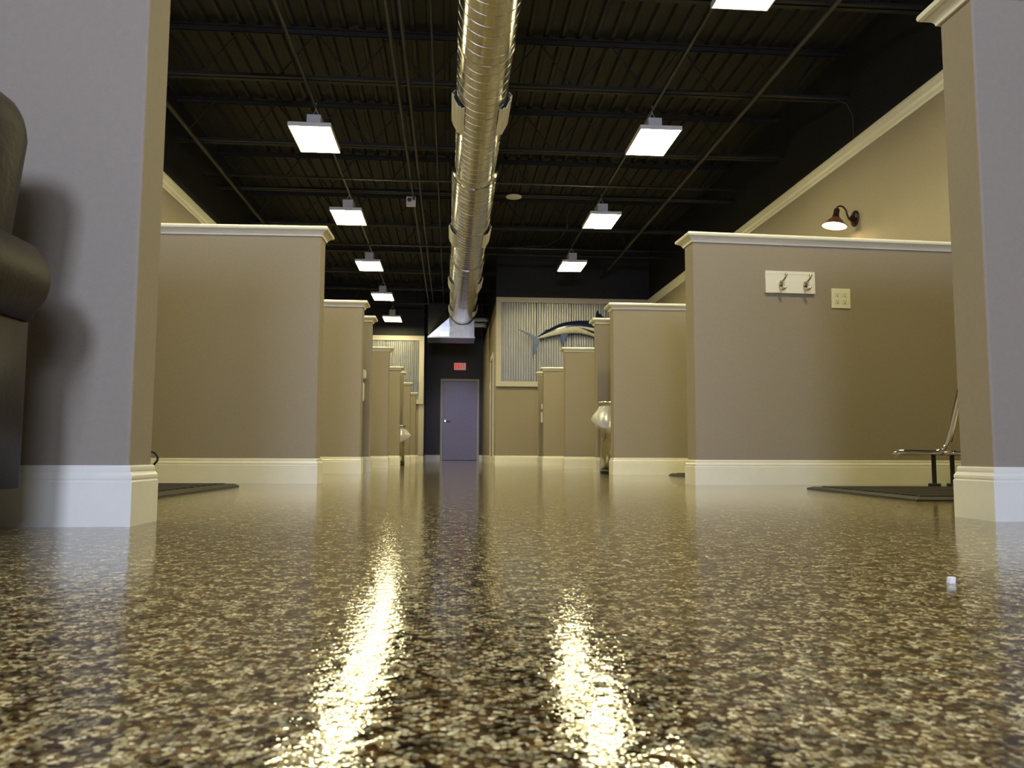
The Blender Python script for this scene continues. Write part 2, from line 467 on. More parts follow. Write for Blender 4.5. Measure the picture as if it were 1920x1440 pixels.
LW, RW = 2.92, 3.64
XLE, XRE = -0.728, 1.337
pL0 = partition('tall looking partition at the left edge, lit bluish, right behind the leather armchair', -1, -0.716, 1.85, LW - 0.716 - 0.002)
pR0 = partition('nearest right partition, lit bluish at the right edge with its cap in the top corner', 1, 1.362, 1.91, RW - 1.362 - 0.002, 1.42)
NAMES_L = ['widest full taupe partition on the left side, just past the near left partition',
           'left partition directly behind the widest left one, second step of the descending caps',
           'left partition with the white dispensers mounted on its front',
           'fourth left partition down the aisle, just past the dispenser partition',
           'left partition directly in front of the left trash can',
           'narrow left partition directly behind the left trash can',
           'last but one partition on the left before the dark back corridor',
           'last partition on the left, lowest looking one beside the dark back corridor']
for i, (y, lab) in enumerate(zip((4.41, 6.53, 7.26, 9.36, 11.48, 12.22, 14.05, 16.37), NAMES_L)):
    partition(lab, -1, XLE + (0.0 if i < 6 else 0.015), y, LW + XLE - (0.004 if i else 0.01), 1.415 if i == 0 else 1.41, -2.0 * -1 if False else (1.5 if i == 0 else 0))
NAMES_R = ['right partition carrying the coat hook rack and the ivory outlet plate',
           'right partition just behind the hook rack one, in front of the bagged trash can',
           'narrow right partition behind the bagged trash can, covering the head of the marlin',
           'right partition under the blue anal fin of the marlin',
           'right partition below the tail of the marlin, last wide step of the right row',
           'farthest right partition with small dispensers on its front']
for i, (y, lab) in enumerate(zip((4.265, 6.43, 7.17, 9.20, 11.35, 12.0), NAMES_R)):
    p = partition(lab, 1, XRE - (0.006 if i > 0 else 0), y, RW - XRE - (0.006 if i else 0.012), 1.395 if i == 0 else 1.41, 3.0 if i == 0 else 0)
    if i == 0: R1 = p
R1M = Matrix.Translation((XRE, 4.265, 0)) @ Matrix.Rotation(radians(3.0), 4, 'Z')

# ------------------------------------------------------------------ spiral duct
DXc = 0.222
ZB = 2.83
duct = thing('spiral_duct', 'long round galvanised spiral duct hanging down the middle of the black ceiling', 'duct', (DXc, 8.0, ZB))


def dl(y): return y - 8.0


secs = [(-1.9, 5.30, 0.200), (5.30, 7.88, 0.202), (7.88, 11.48, 0.235), (11.48, 16.335, 0.256)]
for (y0, y1, R) in secs:
    bm = bmesh.new(); seg = 48; rings = []
    for y in (y0, y1):
        rings.append([bm.verts.new((R * cos(2 * pi * k / seg), dl(y), R + R * sin(2 * pi * k / seg))) for k in range(seg)])
    for k in range(seg): bm.faces.new((rings[0][k], rings[0][(k + 1) % seg], rings[1][(k + 1) % seg], rings[1][k]))
    s = obj('duct_section', bm, GALV, duct, True)
    bm = bmesh.new(); pts = []; ys = max(y0, 2.0)
    if y1 > 2:
        n = int((y1 - ys - 0.04) / 0.127 * 40)
        for k in range(n + 1):
            a = 2 * pi * k / 40
            pts.append((R * cos(a), dl(ys + 0.02 + 0.127 * k / 40), R + R * sin(a)))
        tube(bm, pts, 0.0035, 4)
        obj('spiral_seam', bm, GALV, s, True)


def ring(y, R, wid, prof=0.008):
    bm = bmesh.new(); M = Matrix.Translation((0, dl(y), R)) @ Matrix.Rotation(-pi / 2, 4, 'X')
    lathe(bm, [(R - 0.004, -wid), (R + prof * 0.8, -wid), (R + prof, -wid * 0.4), (R + prof, wid * 0.4), (R + prof * 0.8, wid), (R - 0.004, wid)], 48, M)
    return obj('coupling_ring', bm, GALV, duct, True)


ring(5.30, 0.201, 0.012, 0.005); ring(6.82, 0.202, 0.012, 0.004); ring(9.62, 0.235, 0.012, 0.004); ring(14.5, 0.256, 0.014, 0.006); ring(13.0, 0.256, 0.01, 0.004)
for y, Ra, Rb in ((7.80, 0.202, 0.236), (11.42, 0.235, 0.257)):
    bm = bmesh.new(); seg = 48; rg = []
    for yy, R in ((y - 0.05, Ra + 0.003), (y + 0.01, Rb + 0.004), (y + 0.09, Rb + 0.004), (y + 0.09, Rb - 0.003)):
        rg.append([bm.verts.new((R * cos(2 * pi * k / seg), dl(yy), Rb + (R - Rb if yy < y else 0) + R * sin(2 * pi * k / seg))) for k in range(seg)])
    for a, b in zip(rg, rg[1:]):
        for k in range(seg): bm.faces.new((a[k], a[(k + 1) % seg], b[(k + 1) % seg], b[k]))
    obj('reducer', bm, GALV, duct, True)


def register(y0, y1, R, s):
    """saddle grille on the side of the duct: an open-ended box hugging the cylinder, 28 degrees below the horizontal"""
    bm = bmesh.new(); a = radians(28); out = Vector((s * cos(a), 0, -sin(a))); tg = Vector((s * sin(a), 0, cos(a)))
    c = Vector((0, 0, R))
    def P(o, t, y): return c + out * o + tg * t + Vector((0, dl(y), 0))
    prof = [(R - 0.008, -0.075), (R + 0.024, -0.066), (R + 0.017, -0.052), (R + 0.034, -0.040), (R + 0.034, 0.045), (R + 0.020, 0.055), (R + 0.030, 0.075), (R - 0.008, 0.090)]
    A = [bm.verts.new(P(o, t, y0)) for o, t in prof]; B = [bm.verts.new(P(o, t, y1)) for o, t in prof]
    for k in range(len(prof) - 1): bm.faces.new((A[k], A[k + 1], B[k + 1], B[k]))
    g = obj('side_register', bm, GREYMETAL, duct)
    g.modifiers.new('thick', 'SOLIDIFY').thickness = 0.004
    bm = bmesh.new()
    for k in range(5):
        t = -0.04 + 0.02 * k
        vs = [P(R + 0.0355, t, y0 + 0.03), P(R + 0.0355, t + 0.006, y0 + 0.03), P(R + 0.0355, t + 0.006, y1 - 0.03), P(R + 0.0355, t, y1 - 0.03)]
        vs2 = [v + out * 0.003 for v in vs]
        q = [bm.verts.new(v) for v in vs + vs2]
        for f in ((0, 1, 2, 3), (4, 7, 6, 5), (0, 4, 5, 1), (1, 5, 6, 2), (2, 6, 7, 3), (3, 7, 4, 0)): bm.faces.new([q[i] for i in f])
    obj('louver_blades', bm, GREYMETAL, g)


for y0, y1, R in ((2.4, 3.15, 0.2), (6.06, 6.58, 0.202), (9.76, 10.38, 0.235), (12.75, 13.4, 0.256), (15.25, 15.8, 0.256)):
    for s in (-1, 1): register(y0, y1, R, s)
for y in (4.6, 7.2, 10.9, 13.8):
    for s in (-1, 1):
        bm = bmesh.new(); R = 0.2 if y < 7.5 else 0.24
        tube(bm, [(s * (R + 0.004), dl(y), R), (s * (R + 0.004), dl(y), 3.9 - ZB)], 0.0025, 5)
        obj('hanger_cable', bm, BLKMETAL, duct)

# end box of the duct
bx = thing('duct_plenum', 'shiny sheet metal plenum box at the far end of the duct above exit sign', 'duct box', (0.215, 16.75, 2.55))
bm = bmesh.new(); box(bm, -0.26, 0.26, -0.40, 0.40, 0.02, 0.62, 0.006); obj('round_outlet_box', bm, GALV2, bx)
bm = bmesh.new(); box(bm, -0.27, 0.27, -0.41, 0.41, 0, 0.028); obj('bottom_flange', bm, GALV2, bx)
bm = bmesh.new(); M = Matrix.Translation((0.007, -0.40, 0.536)) @ Matrix.Rotation(pi / 2, 4, 'X')
lathe(bm, [(0.258, -0.0), (0.258, 0.004), (0.275, 0.004), (0.275, -0.0)], 40, M); obj('round_collar', bm, GALV, bx, True)
bm = bmesh.new()
V = [bm.verts.new(p) for p in ((-0.70, -0.39, 0.03), (-0.262, -0.39, 0.03), (-0.262, -0.41, 0.42), (-0.70, -0.24, 0.74), (-0.262, -0.24, 0.74),
                               (-0.70, 0.4, 0.03), (-0.262, 0.4, 0.03), (-0.70, 0.4, 0.74), (-0.262, 0.4, 0.74))]
for q in ((0, 1, 2), (0, 2, 4, 3), (0, 5, 6, 1), (0, 3, 7, 5), (3, 4, 8, 7), (5, 7, 8, 6)): bm.faces.new([V[i] for i in q])
obj('side_transition', bm, GALV2, bx)
bm = bmesh.new(); box(bm, -0.71, -0.272, -0.41, 0.41, 0.0, 0.026); obj('bottom_flange', bm, GALV2, bx)
bm = bmesh.new()
for i, (z, a, b) in enumerate(((0.365, 0.30, 0.585), (0.245, 0.27, 0.55))):
    t = thing('vent_pipe', ['upper short horizontal metal pipe right of the plenum box', 'lower short horizontal metal pipe right of the plenum box'][i], 'pipe', (0.215 + a, 17.4, 2.75 + z))
    b2 = bmesh.new(); tube(b2, [(-0.02, 0, 0), (b - a, 0, 0)], 0.045, 16); obj('pipe_body', b2, GREYMETAL, t, True)
    b2 = bmesh.new(); lathe(b2, [(0.046, -0.015), (0.056, -0.015), (0.056, 0.015), (0.046, 0.015)], 16, Matrix.Translation((b - a - 0.03, 0, 0)) @ Matrix.Rotation(pi / 2, 4, 'Y')); obj('pipe_collar', b2, GALV2, t, True)
bm.free()

# ------------------------------------------------------------------ high bay lights
PW, PL, ZL = 0.185, 0.312, 3.11
proto = None


def lamp_proto(label):
    t = thing('ceiling_light', label, 'ceiling light', (0, 0, ZL), 0, 'hanging high bay lights')
    bm = bmesh.new()
    q = 0.009
    box(bm, -PW - q, PW + q, -PL - q, PL + q, 0.012, 0.036, 0.004)
    for x0, x1, y0, y1 in ((-PW - q, PW + q, -PL - q, -PL), (-PW - q, PW + q, PL, PL + q), (-PW - q, -PW, -PL, PL), (PW, PW + q, -PL, PL)):
        box(bm, x0, x1, y0, y1, -0.003, 0.014)
    obj('housing', bm, GREYMETAL, t)
    bm = bmesh.new(); box(bm, -PW, PW, -PL, PL, 0.0, 0.010); obj('diffuser', bm, LAMP, t)
    bm = bmesh.new(); box(bm, -0.065, 0.065, -0.11, 0.11, 0.036, 0.20, 0.006); obj('driver_box', bm, GREYMETAL, t)
    bm = bmesh.new()
    tube(bm, [(-0.05, 0, 0.20), (0, 0, 0.29), (0.05, 0, 0.20)], 0.003, 5); tube(bm, [(0, 0, 0.285), (0, 0, 0.36)], 0.003, 5)
    obj('hanger_wire', bm, GREYMETAL, t)
    return t


ORD = ['first', 'second', 'third', 'fourth', 'fifth', 'sixth', 'seventh']
LY = (2.35, 4.70, 7.40, 9.90, 12.50, 15.0, 17.5)
RY = (2.35, 4.60, 7.20, 9.78, 12.25)
LLAB = {2.35: 'nearest ceiling light of the left row, over the near left partition', 4.70: 'left row bright ceiling light cut off by the top edge of the photo',
        7.40: 'largest fully visible bright ceiling light of the left row', 9.90: 'left row ceiling light just above the cap corner of the widest left partition',
        12.5: 'middle ceiling light of the left row, third fully visible one', 15.0: 'last but one ceiling light of the left row', 17.5: 'smallest farthest ceiling light of the left row'}
RLAB = {2.35: 'nearest ceiling light of the right row, over the near right partition', 4.60: 'right row bright ceiling light cut off by the top edge of the photo',
        7.20: 'largest fully visible bright ceiling light of the right row', 9.78: 'middle right row ceiling light above the near right partition caps', 12.25: 'farthest ceiling light of the right row, in front of the marlin wall'}
for xx, ys, labs in ((-1.30, LY, LLAB), (1.883, RY, RLAB)):
    for y in ys:
        if proto is None:
            proto = lamp_proto(labs[y]); t = proto
        else:
            t = proto.copy(); COL.objects.link(t); t['label'] = labs[y]
            for c in proto.children:
                d = c.copy(); COL.objects.link(d); d.parent = t
        t.location = (xx, y, ZL)


# conduits, cables and small ceiling devices
def run(name, label, cat, pts, r, m, loc=None):
    o = Vector(pts[0]); t = bmesh.new(); tube(t, [Vector(p) - o for p in pts], r, 8)
    k = obj(name, t, m, None, True); k.location = o
    return tag(k, label, cat)


DK = mat('dark_painted_conduit', (0.032, 0.030, 0.024), 0.5, noise=0.1)
run('conduit', 'dark conduit running above the left row of lights', 'pipe', [(-1.30, -1.95, 3.425), (-1.30, 18.3, 3.425)], 0.013, DK)
run('conduit', 'dark conduit running above the right row of lights', 'pipe', [(1.883, -1.95, 3.425), (1.883, 14.2, 3.425)], 0.013, DK)
run('conduit', 'left one of the close pair of dark conduits between duct and left lights', 'pipe', [(-0.50, -1.95, 3.42), (-0.50, 20.2, 3.42)], 0.016, DK)
run('conduit', 'right one of the close pair of dark conduits between duct and left lights', 'pipe', [(-0.40, -1.95, 3.42), (-0.40, 20.2, 3.42)], 0.016, DK)
run('conduit', 'thin dark conduit close beside the left side of the round duct', 'pipe', [(-0.175, -1.95, 3.428), (-0.175, 20.2, 3.428)], 0.011, DK)
run('sprinkler_pipe', 'thick dark pipe along the ceiling near the right crown trim', 'pipe', [(2.72, -1.95, 3.385), (2.72, 14.2, 3.385)], 0.022, DK)
run('sprinkler_pipe', 'thick dark pipe along the ceiling near the left crown trim', 'pipe', [(-2.66, -1.95, 3.40), (-2.66, 18.3, 3.40)], 0.026, DK)
run('conduit', 'dark cross conduit above the small white ceiling box', 'pipe', [(-2.9, 9.27, 3.395), (3.6, 9.27, 3.395)], 0.014, DK)
run('conduit', 'dark cross conduit in front of the marlin wall', 'pipe', [(-2.9, 12.27, 3.395), (3.6, 12.27, 3.395)], 0.014, DK)
run('cable', 'thin pale cable sagging along a joist toward the right crown trim', 'cable',
    [(2.15, 6.80, 3.428), (2.5, 6.78, 3.43), (2.85, 6.77, 3.42), (3.2, 6.77, 3.41), (3.45, 6.76, 3.40), (3.57, 6.76, 3.36), (3.62, 6.75, 3.25), (3.625, 6.75, 2.99)], 0.004, DK)
run('cable', 'thin loose cable drooping under the ceiling between duct and right lights', 'cable',
    [(1.56, 10.4, 3.43), (1.57, 10.6, 3.38), (1.62, 11.0, 3.36), (1.60, 11.6, 3.38), (1.45, 11.95, 3.36), (1.2, 12.05, 3.37), (0.95, 12.1, 3.36), (0.7, 12.25, 3.376)], 0.005, DK)
# emergency strobe box
t = thing('ceiling_strobe', 'small white square box with round lens under the ceiling left of the duct', 'alarm light', (-0.535, 10.06, 3.40))
bm = bmesh.new(); box(bm, -0.06, 0.06, -0.012, 0.02, -0.075, 0.055, 0.006); obj('strobe_body', bm, WHITEPL, t)
bm = bmesh.new(); lathe(bm, [(0, 0.02), (0.018, 0.016), (0.028, 0.0), (0.028, -0.004)], 16, Matrix.Translation((-0.02, -0.014, 0.012)) @ Matrix.Rotation(pi / 2, 4, 'X')); obj('lens', bm, SHADEM, t, True)
t = thing('ceiling_speaker', 'round white disc speaker under the ceiling right of the duct', 'speaker', (0.768, 9.80, 3.395))
bm = bmesh.new(); lathe(bm, [(0, 0), (0.085, 0.0), (0.102, 0.006), (0.102, 0.014), (0.06, 0.03), (0, 0.03)], 28); obj('speaker_grille', bm, WHITEPL, t, True)
bm = bmesh.new(); tube(bm, [(0, 0, 0.03), (0, 0, 0.12)], 0.02, 10); obj('stem', bm, BLKMETAL, t)

# ------------------------------------------------------------------ exit sign
t = thing('exit_sign', 'lit red EXIT sign on the dark wall above the back door', 'sign', (0.225, YB, 2.39))
bm = bmesh.new(); box(bm, -0.15, 0.15, -0.05, -0.0, -0.09, 0.09, 0.01); obj('sign_housing', bm, SIGNFACE, t)


def letter(ch, x):
    bm = bmesh.new(); w_, h_, s_ = 0.048, 0.12, 0.016; y0, y1 = -0.056, -0.049; z0 = -h_ / 2
    def b(a0, a1, c0, c1): box(bm, x + a0, x + a1, y0, y1, z0 + c0, z0 + c1)
    if ch == 'E':
        b(0, s_, 0, h_)
        for c in (0, h_ / 2 - s_ / 2, h_ - s_): b(s_, w_, c, c + s_)
    if ch == 'I': b(w_ / 2 - s_ / 2, w_ / 2 + s_ / 2, 0, h_)
    if ch == 'T':
        b(w_ / 2 - s_ / 2, w_ / 2 + s_ / 2, 0, h_ - s_); b(0, w_, h_ - s_, h_)
    if ch == 'X':
        for a0, a1 in ((0, w_ - s_), (w_ - s_, 0)):
            vs = [bm.verts.new((x + q, yy, z0 + zz)) for yy in (y0, y1) for q, zz in ((a0, 0), (a0 + s_, 0), (a1 + s_, h_), (a1, h_))]
            for f in ((0, 1, 2, 3), (4, 7, 6, 5), (0, 4, 5, 1), (1, 5, 6, 2), (2, 6, 7, 3), (3, 7, 4, 0)): bm.faces.new([vs[i] for i in f])
    obj('letter', bm, SIGNRED, t)


for ch, x in zip('EXIT', (-0.118, -0.056, 0.006, 0.062)): letter(ch, x)
for s in (-1, 1):
    bm = bmesh.new(); box(bm, *sorted((s * 0.15, s * 0.20)), -0.03, -0.005, -0.015, 0.015); obj('emergency_lamp', bm, BLKMETAL, t)
# light switch on corridor wall
t = thing('light_switch', 'white wall switch on the corridor wall next to the door casing', 'switch', (XCR, 16.43, 1.56))
bm = bmesh.new(); box(bm, -0.008, 0, -0.045, 0.045, -0.07, 0.07, 0.003); obj('switch_plate', bm, WHITEPL, t)
bm = bmesh.new(); box(bm, -0.013, -0.008, -0.012, 0.012, -0.03, 0.03, 0.002); obj('rocker', bm, WHITEPL, t)

# ------------------------------------------------------------------ mounted marlin
fish = thing('mounted_marlin', 'navy and silver mounted marlin on the corrugated metal panel', 'fish', (2.2, 14.115, 2.4))
# stations: x, z_bottom, z_top
ST = [(1.545, 2.232, 2.268), (1.62, 2.240, 2.330), (1.70, 2.255, 2.385), (1.806, 2.281, 2.440), (1.914, 2.303, 2.497), (2.04, 2.325, 2.540), (2.186, 2.338, 2.565),
      (2.321, 2.336, 2.576), (2.45, 2.310, 2.575), (2.56, 2.275, 2.572), (2.66, 2.240, 2.565), (2.80, 2.200, 2.530), (2.92, 2.175, 2.470), (3.02, 2.170, 2.400), (3.10, 2.172, 2.325),
      (3.16, 2.180, 2.270), (3.30, 2.185, 2.225), (3.45, 2.180, 2.198), (3.54, 2.178, 2.184)]
bm = bmesh.new(); seg = 20; rings = []
for x, a, b in ST:
    c = (a + b) / 2; hh = (b - a) / 2; ww = min(0.085, hh * 0.62)
    rings.append([bm.verts.new((x - 2.2, ww * cos(2 * pi * k / seg), c - 2.4 + hh * sin(2 * pi * k / seg))) for k in range(seg)])
for a, b in zip(rings, rings[1:]):
    for k in range(seg):
        f = bm.faces.new((a[k], a[(k + 1) % seg], b[(k + 1) % seg], b[k]))
        f.material_index = 0 if sin(2 * pi * (k + 0.5) / seg) > 0.12 else 1
bm.faces.new(rings[0]).material_index = 1; bm.faces.new(rings[-1]).material_index = 0
obj('body', bm, [NAVY, SILVER], fish, True)


def fin(name, poly, m, y=0.0, th=0.012, tilt=0.0):
    bm = bmesh.new(); n = len(poly)
    A = [bm.verts.new((x - 2.2, y - th / 2, z - 2.4)) for x, z in poly]; B = [bm.verts.new((x - 2.2, y + th / 2, z - 2.4)) for x, z in poly]
    bm.faces.new(A); bm.faces.new(B[::-1])
    for k in range(n): bm.faces.new((A[k], A[(k + 1) % n], B[(k + 1) % n], B[k]))
    return obj(name, bm, m, fish)


fin('tail_lobe', [(1.56, 2.275), (1.50, 2.275), (1.40, 2.325), (1.30, 2.363), (1.20, 2.398), (1.23, 2.372), (1.33, 2.318), (1.43, 2.255), (1.50, 2.20), (1.55, 2.235)], BLUEFIN, 0, 0.014)
fin('tail_lobe', [(1.56, 2.235), (1.50, 2.235), (1.487, 2.16), (1.482, 2.05), (1.474, 1.925), (1.50, 1.955), (1.535, 2.05), (1.562, 2.14), (1.575, 2.225)], BLUEFIN, 0.003, 0.014)
fin('second_dorsal_fin', [(1.665, 2.36), (1.68, 2.40), (1.70, 2.402), (1.70, 2.39), (1.74, 2.41), (1.74, 2.39)], NAVY)
fin('dorsal_fin', [(2.50, 2.56), (2.56, 2.595), (2.60, 2.64), (2.615, 2.72), (2.632, 2.765), (2.65, 2.75), (2.66, 2.71), (2.70, 2.70), (2.72, 2.66), (2.85, 2.62), (2.95, 2.50), (2.9, 2.46), (2.6, 2.55)], NAVY)
fin('anal_fin', [(1.965, 2.325), (1.97, 2.25), (1.985, 2.19), (1.99, 2.135), (2.01, 2.14), (2.04, 2.19), (2.06, 2.25), (2.10, 2.34)], BLUEFIN)
fin('pectoral_fin', [(2.29, 2.432), (2.36, 2.422), (2.46, 2.395), (2.585, 2.36), (2.545, 2.33), (2.44, 2.375), (2.36, 2.41)], NAVY, -0.088, 0.01)
fin('pelvic_fin', [(2.72, 2.24), (2.76, 2.22), (2.55, 2.12)], NAVY, -0.02, 0.01)
bm = bmesh.new(); lathe(bm, [(0, -0.008), (0.016, -0.005), (0.018, 0.004)], 14, Matrix.Translation((2.98 - 2.2, -0.072, 2.325 - 2.4)) @ Matrix.Rotation(-pi / 2, 4, 'X')); obj('eye', bm, VINYL, fish, True)
bm = bmesh.new(); box(bm, -0.03, 0.03, 0.06, 0.118, -0.02, 0.04); obj('wall_bracket', bm, BLKMETAL, fish)

# ------------------------------------------------------------------ wall sconce
sc = thing('wall_sconce', 'rust brown gooseneck wall lamp on the right side wall, switched on', 'wall lamp', (XR, 6.80, 2.30))
bm = bmesh.new(); lathe(bm, [(0.072, 0), (0.072, 0.01), (0.055, 0.02), (0.03, 0.025), (0.018, 0.05), (0, 0.05)], 24, Matrix.Rotation(-pi / 2, 4, 'Y')); obj('backplate', bm, BRONZE, sc, True)
bm = bmesh.new(); tube(bm, [(-0.03, 0, 0.0), (-0.06, 0, -0.005), (-0.075, 0, 0.03), (-0.085, 0, 0.075), (-0.11, 0, 0.105), (-0.14, 0, 0.115), (-0.165, 0, 0.105), (-0.172, 0, 0.075)], 0.008, 8); obj('gooseneck_arm', bm, BRONZE, sc, True)
SH = Matrix.Translation((-0.172, 0, 0.075)) @ Matrix.Rotation(radians(10), 4, 'Y')
bm = bmesh.new()
lathe(bm, [(0, 0.012), (0.022, 0.012), (0.026, 0.0), (0.027, -0.05), (0.033, -0.06), (0.036, -0.075)], 24, SH)
s_ = obj('socket_cup', bm, BRONZE, sc, True)
bm = bmesh.new()
lathe(bm, [(0.036, -0.073), (0.060, -0.095), (0.085, -0.125), (0.100, -0.140), (0.109, -0.146), (0.109, -0.152), (0.106, -0.152)], 32, SH, 0)
lathe(bm, [(0.106, -0.152), (0.100, -0.146), (0.083, -0.131), (0.058, -0.101), (0.034, -0.080), (0, -0.078)], 32, SH, 1)
obj('lamp_shade', bm, [SHADEM, SHADEIN], sc, True)
bm = bmesh.new(); lathe(bm, [(0, -0.080), (0.015, -0.082), (0.036, -0.100), (0.044, -0.120), (0.036, -0.138), (0, -0.146)], 20, SH); obj('light_bulb', bm, BULB, sc, True)

# ------------------------------------------------------------------ hook rack and outlet on the hook rack partition
def onR1(x, z, y=0.0):
    """world point on the front face of the right partition at world x"""
    lx = (x - XRE) / cos(radians(3.0))
    return R1M @ Vector((lx, y, z))


t = thing('coat_hook_rack', 'white board with two nickel coat hooks on the right partition', 'coat rack', onR1(1.897, 1.131), radians(3.0))
bm = bmesh.new(); box(bm, -0.147, 0.147, -0.018, 0, -0.063, 0.063, 0.003); bd = obj('rack_board', bm, TRIM, t)
bm = bmesh.new(); box(bm, -0.140, 0.140, -0.0195, -0.018, 0.044, 0.048); obj('bead_line', bm, TRIM, bd)
for hx in (-0.06, 0.085):
    bm = bmesh.new()
    lathe(bm, [(0, 0), (0.012, 0), (0.014, 0.006), (0.008, 0.012)], 14, Matrix.Translation((hx, -0.018, -0.018)) @ Matrix.Rotation(pi / 2, 4, 'X') @ Matrix.Scale(1.8, 4, (0, 1, 0)))
    tube(bm, [(hx, -0.026, -0.01), (hx + 0.004, -0.034, 0.002), (hx + 0.012, -0.042, 0.012), (hx + 0.016, -0.050, 0.022), (hx + 0.016, -0.054, 0.031)], [0.005, 0.005, 0.0055, 0.0055, 0.007], 10)
    tube(bm, [(hx, -0.024, -0.02), (hx - 0.003, -0.034, -0.038), (hx, -0.048, -0.047), (hx + 0.006, -0.060, -0.043), (hx + 0.010, -0.064, -0.032)], [0.006, 0.007, 0.008, 0.007, 0.006], 10)
    bmesh.ops.create_uvsphere(bm, u_segments=12, v_segments=8, radius=0.009, matrix=Matrix.Translation((hx + 0.016, -0.055, 0.034)))
    obj('hook', bm, NICKEL, t, True)
t = thing('outlet_plate', 'ivory four socket outlet plate right of the coat hook rack', 'outlet', onR1(2.203, 1.050), radians(3.0))
bm = bmesh.new(); box(bm, -0.057, 0.057, -0.007, 0, -0.057, 0.057, 0.003); obj('cover_plate', bm, IVORY, t)
for gx in (-0.022, 0.022):
    for gz in (-0.02, 0.02):
        bm = bmesh.new(); box(bm, gx - 0.015, gx + 0.015, -0.0095, -0.006, gz - 0.013, gz + 0.013, 0.002); sk = obj('socket', bm, IVORY, t)
        bm = bmesh.new()
        for a, b, c, d in ((-0.007, -0.0048, 0.0, 0.008), (0.0048, 0.007, 0.0, 0.008), (-0.0025, 0.0025, -0.010, -0.004)): box(bm, gx + a, gx + b, -0.0101, -0.009, gz + c, gz + d)
        obj('slots', bm, HOLE, sk)


# ------------------------------------------------------------------ trash cans with bags
def can(label, bag_label, x, y, R, H, seed, lean):
    t = thing('trash_can', label, 'trash can', (x, y, 0), 0, 'stainless trash cans in the wall gaps')
    bm = bmesh.new(); lathe(bm, [(0, 0.03), (R, 0.03), (R, H - 0.02), (R - 0.006, H - 0.02), (R - 0.006, 0.05), (0, 0.05)], 32); obj('can_body', bm, STEEL, t, True)
    bm = bmesh.new(); lathe(bm, [(0, 0), (R - 0.004, 0), (R + 0.004, 0.006), (R + 0.004, 0.03), (0, 0.03)], 32); obj('base_ring', bm, BLKMETAL, t, True)
    bm = bmesh.new(); lathe(bm, [(R - 0.012, H - 0.045), (R + 0.010, H - 0.045), (R + 0.012, H - 0.01), (R + 0.004, H), (R - 0.012, H)], 32); obj('lid_ring', bm, GALV2, t, True)
    rnd = random.Random(seed); seg = 28; rings = []
    lv = [(H - 0.046, 0.012), (H - 0.09, 0.02), (H - 0.14, 0.035), (H - 0.19, 0.045), (H - 0.235, 0.038)]
    ph = [rnd.uniform(0, 6.28) for _ in range(3)]
    bm = bmesh.new()
    for i, (z, o) in enumerate(lv):
        rg = []
        for k in range(seg):
            a = 2 * pi * k / seg; f = i / (len(lv) - 1)
            r = R + o + f * 0.012 * sin(5 * a + ph[0]) + f * 0.010 * sin(9 * a + ph[1])
            pk = max(0, cos(a - lean)) ** 6
            r += pk * 0.055 * (1 if i == 3 else 0.75 if i == 2 else 0.55 if i == 4 else 0.3 if i == 1 else 0)
            zz = z - (0.02 * sin(3 * a + ph[2]) - 0.035 * pk) * f
            rg.append(bm.verts.new((r * cos(a), r * sin(a), zz)))
        rings.append(rg)
    for a, b in zip(rings, rings[1:]):
        for k in range(seg): bm.faces.new((a[k], a[(k + 1) % seg], b[(k + 1) % seg], b[k]))
    g = obj('plastic_bag', bm, BAG, None, True); g.location = (x, y, 0)
    tag(g, bag_label, 'trash bag', 'clear plastic trash bags')


can('stainless trash can in the gap behind the second right partition', 'clear plastic bag hanging over the rim of the right trash can', 1.432, 6.87, 0.130, 0.625, 3, radians(200))
can('thin stainless trash can in the gap between the far left partitions', 'clear plastic bag hanging over the rim of the left trash can', -0.80, 11.91, 0.125, 0.585, 5, radians(-20))


# dispensers
def dispenser(label1, label2, x, y, z1, z2):
    t = thing('soap_dispenser', label1, 'dispenser', (x, y, z1))
    bm = bmesh.new(); box(bm, -0.06, 0.06, -0.09, 0, -0.035, 0.05, 0.02); obj('dispenser_body', bm, WHITEPL, t)
    bm = bmesh.new(); box(bm, -0.03, 0.03, -0.07, -0.03, -0.055, -0.03, 0.004); obj('nozzle', bm, BLKMETAL, t)
    t = thing('towel_dispenser', label2, 'dispenser', (x - 0.01, y, z2))
    bm = bmesh.new(); box(bm, -0.055, 0.055, -0.10, 0, -0.08, 0.09, 0.018); obj('dispenser_body', bm, WHITEPL, t)
    bm = bmesh.new(); box(bm, -0.035, 0.04, -0.103, -0.098, -0.055, 0.06, 0.001); obj('window', bm, VINYL, t)


dispenser('upper white dispenser on the left partition with dispensers', 'lower white dispenser with dark window on the left partition', -0.822, 7.26, 0.865, 0.71)
dispenser('upper small pale dispenser on the farthest right partition', 'lower small pale dispenser on the farthest right partition', 1.425, 12.0, 0.87, 0.71)


